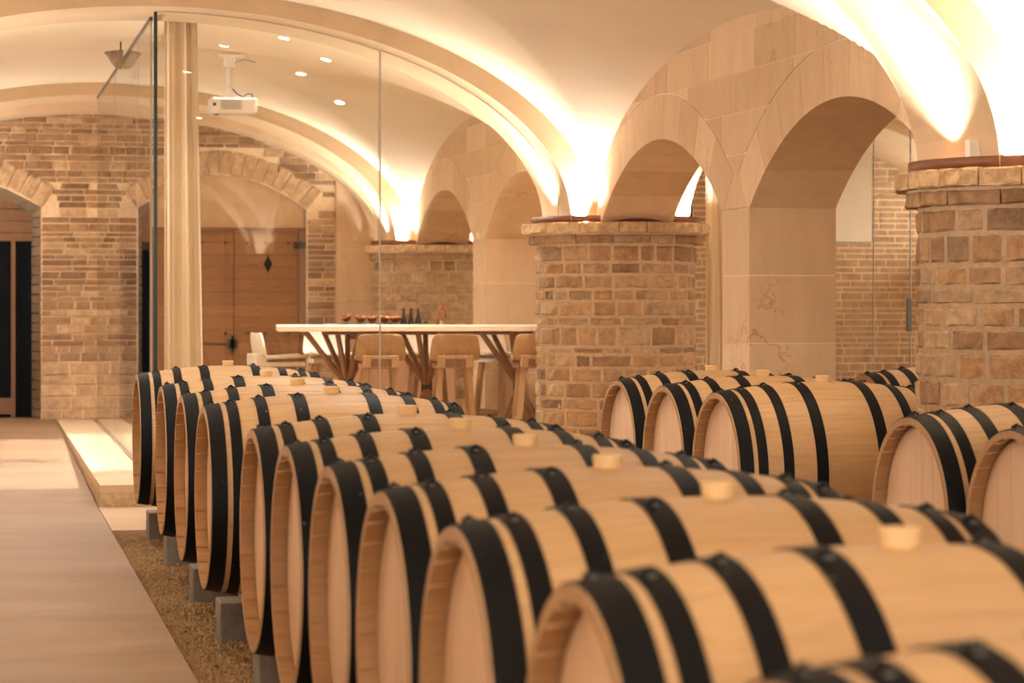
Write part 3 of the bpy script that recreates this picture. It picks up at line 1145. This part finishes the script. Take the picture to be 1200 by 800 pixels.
def bar_stool(label, mat, loc, rotz):
    """local frame: sitter faces +Y, back shell at -Y"""
    t = thing('bar_stool', label, 'stool', loc, rotz, 'wooden bar stools around the tall table')
    # one-piece shell: seat curving up into the back
    prof = [(.17, .634), (.10, .629), (.0, .622), (-.09, .621), (-.140, .630), (-.163, .660), (-.172, .71), (-.180, .76), (-.185, .788), (-.187, .803)]
    halfw = [.135, .150, .155, .156, .158, .162, .158, .150, .138, .110]
    mb = MB()
    n, th = 8, .013
    vs = []
    nrm = []
    for i, (y, z) in enumerate(prof):
        a = prof[max(0, i - 1)]
        b = prof[min(len(prof) - 1, i + 1)]
        d = Vector((0, b[0] - a[0], b[1] - a[1])).normalized()
        nrm.append(Vector((0, d.z, -d.y)))
    for side in (0, 1):
        for i, (y, z) in enumerate(prof):
            for k_ in range(n + 1):
                u = -1 + 2 * k_ / n
                cup = .018 * u * u
                p = Vector((halfw[i] * u, y, z)) + nrm[i] * (cup + (th if side else 0))
                vs.append(p)
    m_ = n + 1
    L = len(prof)
    fs = []
    for i in range(L - 1):
        for k_ in range(n):
            p = i * m_ + k_
            fs.append((p, p + 1, p + m_ + 1, p + m_))
            q = L * m_ + p
            fs.append((q, q + m_, q + m_ + 1, q + 1))
    for i in range(L - 1):
        for k_ in (0, n):
            p = i * m_ + k_
            q = L * m_ + p
            fs.append((p, p + m_, q + m_, q))
    for i in (0, L - 1):
        for k_ in range(n):
            p = i * m_ + k_
            q = L * m_ + p
            fs.append((p, q, q + 1, p + 1))
    mb.add(vs, fs)
    sh = build('shell', mb, mat, t, True)
    fix_normals(sh.data)
    e = sh.modifiers.new('edge', 'EDGE_SPLIT')
    e.split_angle = math.radians(50)
    # wooden yoke under the shell, wrapping up the back
    yk = build('yoke', MB().box(-.125, .125, -.12, .14, .584, .614).box(-.112, -.066, -.196, -.12, .590, .668).box(.066, .112, -.196, -.12, .590, .668)
          .box(-.066, .066, -.194, -.180, .645, .668), mat, t, False, .003)
    build('recess_panel', MB().box(-.066, .066, -.188, -.176, .598, .645), M['rod'] if mat is M['stool_oak'] else mat, yk)
    for sx in (-1, 1):
        for (y0, y1) in ((-.11, -.15), (.11, .15)):
            top = Vector((sx * .088, y0, .586))
            bot = Vector((sx * .140, y1, 0.0))
            m2 = MB()
            w2 = .017
            vs2 = [p + Vector((a * w2, b * w2, 0)) for p in (bot, top) for (a, b) in ((-1, -1), (1, -1), (1, 1), (-1, 1))]
            m2.add(vs2, [(0, 3, 2, 1), (4, 5, 6, 7), (0, 1, 5, 4), (1, 2, 6, 5), (2, 3, 7, 6), (3, 0, 4, 7)])
            build('leg', m2, mat if mat is M['stool_oak'] else M['stool_oak'], t)
    for sy in (-1, 1):
        build('stretcher', MB().box(-.12, .12, sy * .138 - .011, sy * .138 + .011, .20, .228), M['stool_oak'], t)
    for sx in (-1, 1):
        build('stretcher', MB().box(sx * .118 - .011, sx * .118 + .011, -.138, .138, .235, .26), M['stool_oak'], t)
    return t
def at(px, Y):
    a = (px - 600) / 2790
    s, c_ = math.sin(YAW), math.cos(YAW)
    return Y / (c_ - s * a) * (s + c_ * a)
SY = 15.16
bar_stool('oak bar stool seen from behind, just past the glass seam', M['stool_oak'], (at(444, SY), SY, FZ), math.radians(-5))
bar_stool('oak bar stool seen from behind, its whole back showing left of the pillar side stool', M['stool_oak'], (at(531, SY - .07), SY - .07, FZ), math.radians(-6))
bar_stool('oak bar stool seen from behind, half hidden by the stone pillar', M['stool_oak'], (at(627, SY - .13), SY - .13, FZ), math.radians(-6))
bar_stool('brightly lit shell bar stool standing sideways at the table end by the wooden gate', M['stool_lit'], (at(328, 15.75), 15.75, FZ), math.radians(-82))
SYF = 16.45
bar_stool('brightly lit shell bar stool across the table, nearest the wooden gate', M['stool_lit'], (at(385, SYF), SYF, FZ), PI)
bar_stool('brightly lit shell bar stool across the table, between the two oak stool backs', M['stool_lit'], (at(500, SYF), SYF, FZ), PI)
bar_stool('brightly lit shell bar stool across the table, turned a little before the stone pier', M['stool_lit'], (at(588, SYF - .1), SYF - .1, FZ), PI + .5)

ct = thing('counter', 'low counter with pinkish wooden front panels before the far pillar', 'counter', (2.82, 18.5, FZ))
build('carcass', MB().box(0, .86, .02, .55, 0, .72), M['counter'], ct)
for i in range(5):
    build('front_panel', MB().box(.004 + i * .172, .170 + i * .172, 0, .02, .01, .715), M['counter'], ct)
build('worktop', MB().box(-.01, .88, -.01, .56, .72, .745), M['counter_top'], ct, False, .003)
CZ = FZ + .745
ry = 18.62
tr = tag(build('bowl_tray', MB().box(-.24, .205, -.10, .10, 0, .092), M['black']), 'black tray riser on the counter under the copper bowls', 'tray')
tr.location = (at(436, ry), ry, CZ)
def bowl(px, tilt, label, yy):
    t = thing('copper_bowl', label, 'bowl', (at(px, yy), yy, CZ + .0925), 0, 'copper bowls on the counter')
    prof = [(.0, 0), (.02, 0), (.035, .016), (.044, .04), (.0455, .046), (.041, .042), (.033, .02), (.018, .006), (0, .005)]
    o = build('bowl_body', MB().lathe(prof, 24), M['copper'], t, True)
    o.rotation_euler = (tilt[0], tilt[1], 0)
    o.location.z = .03 * abs(math.sin(tilt[1])) + .03 * abs(math.sin(tilt[0]))
bowl(407, (.2, -.35), 'tilted copper bowl at the gate side end of the row', ry)
bowl(422, (.25, .1), 'copper bowl beside the tilted end bowl', ry)
bowl(436, (.2, -.05), 'copper bowl just before the glass seam', ry)
bowl(450, (.2, .1), 'copper bowl just past the glass seam', ry)
bowl(463.5, (.15, -.05), 'copper bowl next to the dark wine bottles', ry)
def wine(px, label):
    t = thing('wine_bottle', label, 'bottle', (at(px, ry), ry, CZ), 0, 'dark wine bottles on the counter')
    build('glass_body', MB().lathe([(0, .004), (.024, 0), (.027, .004), (.027, .10), (.022, .125), (.012, .15), (.0095, .165), (.0095, .19)], 20), M['bottle'], t, True)
    build('neck_foil', MB().lathe([(.0105, .168), (.0105, .204), (.0118, .206), (.0118, .214), (0, .215)], 16), M['label_white'], t, True)
wine(473, 'dark wine bottle closest to the copper bowls')
wine(481.5, 'dark wine bottle standing between two others')
wine(490, 'dark wine bottle closest to the copper tap')
t = thing('green_jar', 'small bright green glass bottle between wine bottles and copper tap', 'bottle', (at(499, ry), ry, CZ))
build('glass_body', MB().lathe([(0, 0), (.018, 0), (.018, .085), (.014, .095)], 16), M['green'], t, True)
build('lid', MB().lathe([(.015, .095), (.015, .107), (0, .107)], 16), M['green'], t, True)
t = thing('copper_tap', 'tall curved copper tap on the counter', 'tap', (at(513, 18.72), 18.72, CZ))
build('spout', MB().tube([(0, 0, 0), (0, 0, .16), (.008, 0, .20), (.03, 0, .225), (.055, 0, .215), (.067, 0, .185), (.067, 0, .13)], .011, 12), M['copper'], t, True)
build('base_ring', MB().lathe([(.022, 0), (.022, .02), (.013, .026)], 16), M['copper'], t, True)
build('lever', MB().tube([(.0, -.01, .07), (.045, -.03, .09)], .006, 8), M['copper'], t, True)
t = thing('soap_bottle', 'tiny pale bottle under the copper tap', 'bottle', (at(517, 18.6), 18.6, CZ))
build('glass_body', MB().lathe([(0, 0), (.014, 0), (.014, .08), (.006, .1), (.006, .115), (0, .115)], 14), M['white_plastic'], t, True)

# ------------------------------------------------------------------ barrels
BL, RB, RH, NS = .87, .345, .303, 26
AXZ = .486
def rad(x):
    u = (x - BL / 2) / (BL / 2)
    return RB - (RB - RH) * abs(u) ** 2
def stave_mesh():
    mb = MB()
    n, m = 12, 3
    half = PI / NS - .0004
    vs = []
    for i in range(n + 1):
        x = BL * i / n
        for k_ in range(m + 1):
            a = -half + 2 * half * k_ / m
            r = rad(x) - (.0005 if k_ in (0, m) else 0)
            vs.append((x, r * math.sin(a), r * math.cos(a)))
    fs = [(i * (m + 1) + k_, (i + 1) * (m + 1) + k_, (i + 1) * (m + 1) + k_ + 1, i * (m + 1) + k_ + 1) for i in range(n) for k_ in range(m)]
    mb.add(vs, fs, 0)
    # side faces and the toasted inside of each end
    T = .026
    for k_, a in ((0, -half), (m, half)):
        v2 = []
        for i in range(n + 1):
            x = BL * i / n
            r = rad(x)
            v2 += [(x, r * math.sin(a), r * math.cos(a)), (x, (r - T) * math.sin(a), (r - T) * math.cos(a))]
        mb.add(v2, [(i * 2, i * 2 + 1, i * 2 + 3, i * 2 + 2) for i in range(n)], 0)
    for (xa, xb) in ((0, .055), (BL, BL - .055)):
        v2 = []
        for k_ in range(m + 1):
            a = -half + 2 * half * k_ / m
            for (x, r) in ((xa, rad(xa)), (xa, rad(xa) - T + .006), (xb, rad(xb) - T)):
                v2.append((x, r * math.sin(a), r * math.cos(a)))
        f2 = []
        for k_ in range(m):
            p = k_ * 3
            f2 += [(p, p + 1, p + 4, p + 3), (p + 1, p + 2, p + 5, p + 4)]
        mb.add(v2, f2, 1)
    me = mb.mesh('stave', [M['oak'], M['oak_end']])
    for p in me.polygons:
        if p.index < n * m:
            p.use_smooth = True
    fix_normals(me)
    return me
STAVE = stave_mesh()
def hoop_mesh(x0, wd):
    prof = []
    n = 96
    mb = MB()
    xs = [x0, x0 + wd]
    vs = []
    for (x, e) in ((xs[0], -.002), (xs[0], .0032), (xs[1], .0032), (xs[1], -.002)):
        for k_ in range(n):
            a = 2 * PI * k_ / n
            r = rad(x) + e
            vs.append((x, r * math.sin(a), r * math.cos(a)))
    fs = []
    for i in range(3):
        for k_ in range(n):
            k2 = (k_ + 1) % n
            fs.append((i * n + k_, i * n + k2, (i + 1) * n + k2, (i + 1) * n + k_))
    mb.add(vs, fs)
    me = mb.mesh('hoop', M['hoop'])
    fix_normals(me)
    for i, p in enumerate(me.polygons):
        p.use_smooth = True
    me.set_sharp_from_angle(angle=math.radians(30))
    return me
HOOPS = [(.003, .050), (.070, .036), (.165, .038), (.290, .044)]
HOOPS += [(BL - x - wd, wd) for (x, wd) in reversed(HOOPS)]
HM = [hoop_mesh(*h) for h in HOOPS]
def clip_mesh():
    return MB().box(-.010, .010, -.009, .009, -.001, .007).box(-.004, .004, -.004, .004, .007, .011).mesh('hoop_clip', M['hoop'])
CLIP = clip_mesh()
NAIL = MB().lathe([(.0075, 0), (.0065, .003), (0, .0045)], 8).mesh('nail', M['nail'], True)
HR = RH - .0245
def board_mesh(y0, y1, x0, x1):
    mb = MB()
    n = 6
    vs = []
    g_ = .0012
    for i in range(n + 1):
        y = (y0 + g_) + (y1 - y0 - 2 * g_) * i / n
        h = math.sqrt(max(1e-6, HR * HR - y * y))
        vs += [(x0, y, -h), (x0, y, h), (x1, y, -h), (x1, y, h)]
    fs = []
    for i in range(n):
        p, q = i * 4, i * 4 + 4
        fs += [(p, p + 1, q + 1, q), (p + 2, q + 2, q + 3, p + 3), (p, q, q + 2, p + 2), (p + 1, p + 3, q + 3, q + 1)]
    e = n * 4
    fs += [(0, 2, 3, 1), (e, e + 1, e + 3, e + 2)]
    mb.add(vs, fs)
    me = mb.mesh('head_board', M['head'])
    return me
cuts = [-HR + .0005, -.185, -.095, -.01, .08, .175, HR - .0005]
BOARDS = [board_mesh(a, b, .040, .062) for a, b in zip(cuts, cuts[1:])]
BACKHEAD = MB().lathe([(0, 0), (HR, 0), (HR, .02), (0, .02)], 40).mesh('back_head', M['head'])
BUNG = MB().lathe([(.024, -.012), (.028, .020), (.026, .023), (0, .023)], 20).mesh('bung', M['bung'], False)

def make_barrel(label):
    t = thing('wine_barrel', label, 'barrel', (0, 0, 0))
    for i in range(NS):
        link('stave', STAVE, t, (0, 0, AXZ), (2 * PI * (i) / NS, 0, 0))
    for (x0, wd), me in zip(HOOPS, HM):
        h = link('hoop', me, t, (0, 0, AXZ))
        xm = x0 + wd / 2
        a = R.uniform(-.25, .25)
        link('hoop_clip', CLIP, h, (xm, (rad(xm) + .003) * math.sin(a), (rad(xm) + .003) * math.cos(a)), (-a, 0, 0))
        for da in (.05, -.05):
            b = a + da + .02
            link('nail', NAIL, h, (xm, (rad(xm) + .003) * math.sin(b), (rad(xm) + .003) * math.cos(b)), (-b, 0, 0))
    for me in BOARDS:
        link('head_board', me, t, (0, 0, AXZ))
    link('back_head', BACKHEAD, t, (BL - .06, 0, AXZ), (0, PI / 2, 0))
    link('bung', BUNG, t, (BL / 2, 0, AXZ + RB))
    return t
def place(b, x, y, spin):
    b.location = (x, y, 0)
    for c_ in b.children:
        pass
    return b
rows = [
    (.73, 11.42, 'oak barrel farthest down the long row, lying next to the stone platform'),
    (.73, 9.87, 'second oak barrel from the platform end of the long row'),
    (.73, 8.88, 'third oak barrel from the platform end of the long row'),
    (.73, 7.99, 'oak barrel with an empty slot after it, fourth from the platform'),
    (.73, 6.53, 'oak barrel first on the near side of the empty slot in the long row'),
    (.73, 5.79, 'second oak barrel on the near side of the empty slot'),
    (.73, 5.07, 'third oak barrel on the near side of the empty slot'),
    (.73, 4.375, 'fourth oak barrel from the near end of the long row'),
    (.73, 3.68, 'third oak barrel from the near end of the long row'),
    (.73, 2.90, 'large blurred oak barrel, second from the near end of the long row'),
    (.73, 2.11, 'blurred oak barrel closest to the camera, mostly below the picture edge'),
    (2.75, 10.16, 'oak barrel of the rear row lying right before the middle stone pillar'),
    (2.75, 9.44, 'middle one of the three oak barrels before the smooth stone pier'),
    (2.75, 8.72, 'oak barrel of the rear row with its whole side showing, near the large pillar'),
    (2.75, 6.78, 'oak barrel with scratched hoops lying at the foot of the large pillar'),
    (2.75, 6.05, 'oak barrel cut by the photo edge, before the large pillar'),
    (4.09, 10.64, 'oak barrel behind the arcade, its top showing beside the large pillar'),
    (4.09, 9.86, 'oak barrel behind the arcade, hardly showing between neighbour and large pillar'),
]
proto = None
for i, (x, y, lab) in enumerate(rows):
    if proto is None:
        proto = make_barrel(lab)
        b = proto
    else:
        b = copy_tree(proto)
        b['label'] = lab
    b['group'] = 'oak wine barrels lying in the cellar'
    b.location = (x, y, 0)

# rails and concrete blocks under the rows
def rail(x, y0, y1, label):
    o = build('support_rail', MB().box(x - .035, x + .035, y0, y1, .105, .1485), M['rail'])
    tag(o, label, 'rail', 'wooden rails under the barrels')
def blk(x, y, label, wd=.26, dp=.18, h=.105, rot=0):
    o = build('concrete_block', MB().box(0, wd, 0, dp, -.042, h), M['block'], None, False, .006)
    o.location = (x, y, 0)
    o.rotation_euler = (0, 0, rot)
    tag(o, label, 'block', 'concrete blocks under the barrels')
def beam(x, y0, y1, label):
    o = build('support_beam', MB().box(x - .05, x + .05, y0, y1, -.042, .1485), M['block'], None, False, .005)
    tag(o, label, 'beam', 'concrete beams under the barrels')
rail(.93, 6.95, 11.93, 'dark wooden rail on grey blocks under the front of the long barrel row')
beam(.93, 1.5, 6.9, 'concrete beam under the front of the nearest barrels of the long row')
beam(1.43, 1.5, 11.93, 'concrete beam under the rear of the long barrel row')
for (y, lab) in ((11.74, 'grey concrete block at the end of the gravel by the platform'), (10.60, 'grey concrete block below the second barrel from the platform'),
                 (9.27, 'grey concrete block below the third barrel from the platform'), (8.20, 'grey concrete block beside the fourth barrel from the platform'),
                 (7.03, 'grey concrete block in the empty slot of the long row')):
    blk(.81, y, lab)
for (x, y0, y1, nm) in ((2.75, 8.3, 10.5, 'the three barrels before the arcade'), (2.75, 5.6, 7.1, 'the two barrels before the large pillar'), (4.09, 9.5, 11.0, 'the barrels behind the arcade')):
    beam(x + .2, y0, y1, 'concrete beam under the front of ' + nm)
    beam(x + .68, y0, y1, 'concrete beam under the rear of ' + nm)
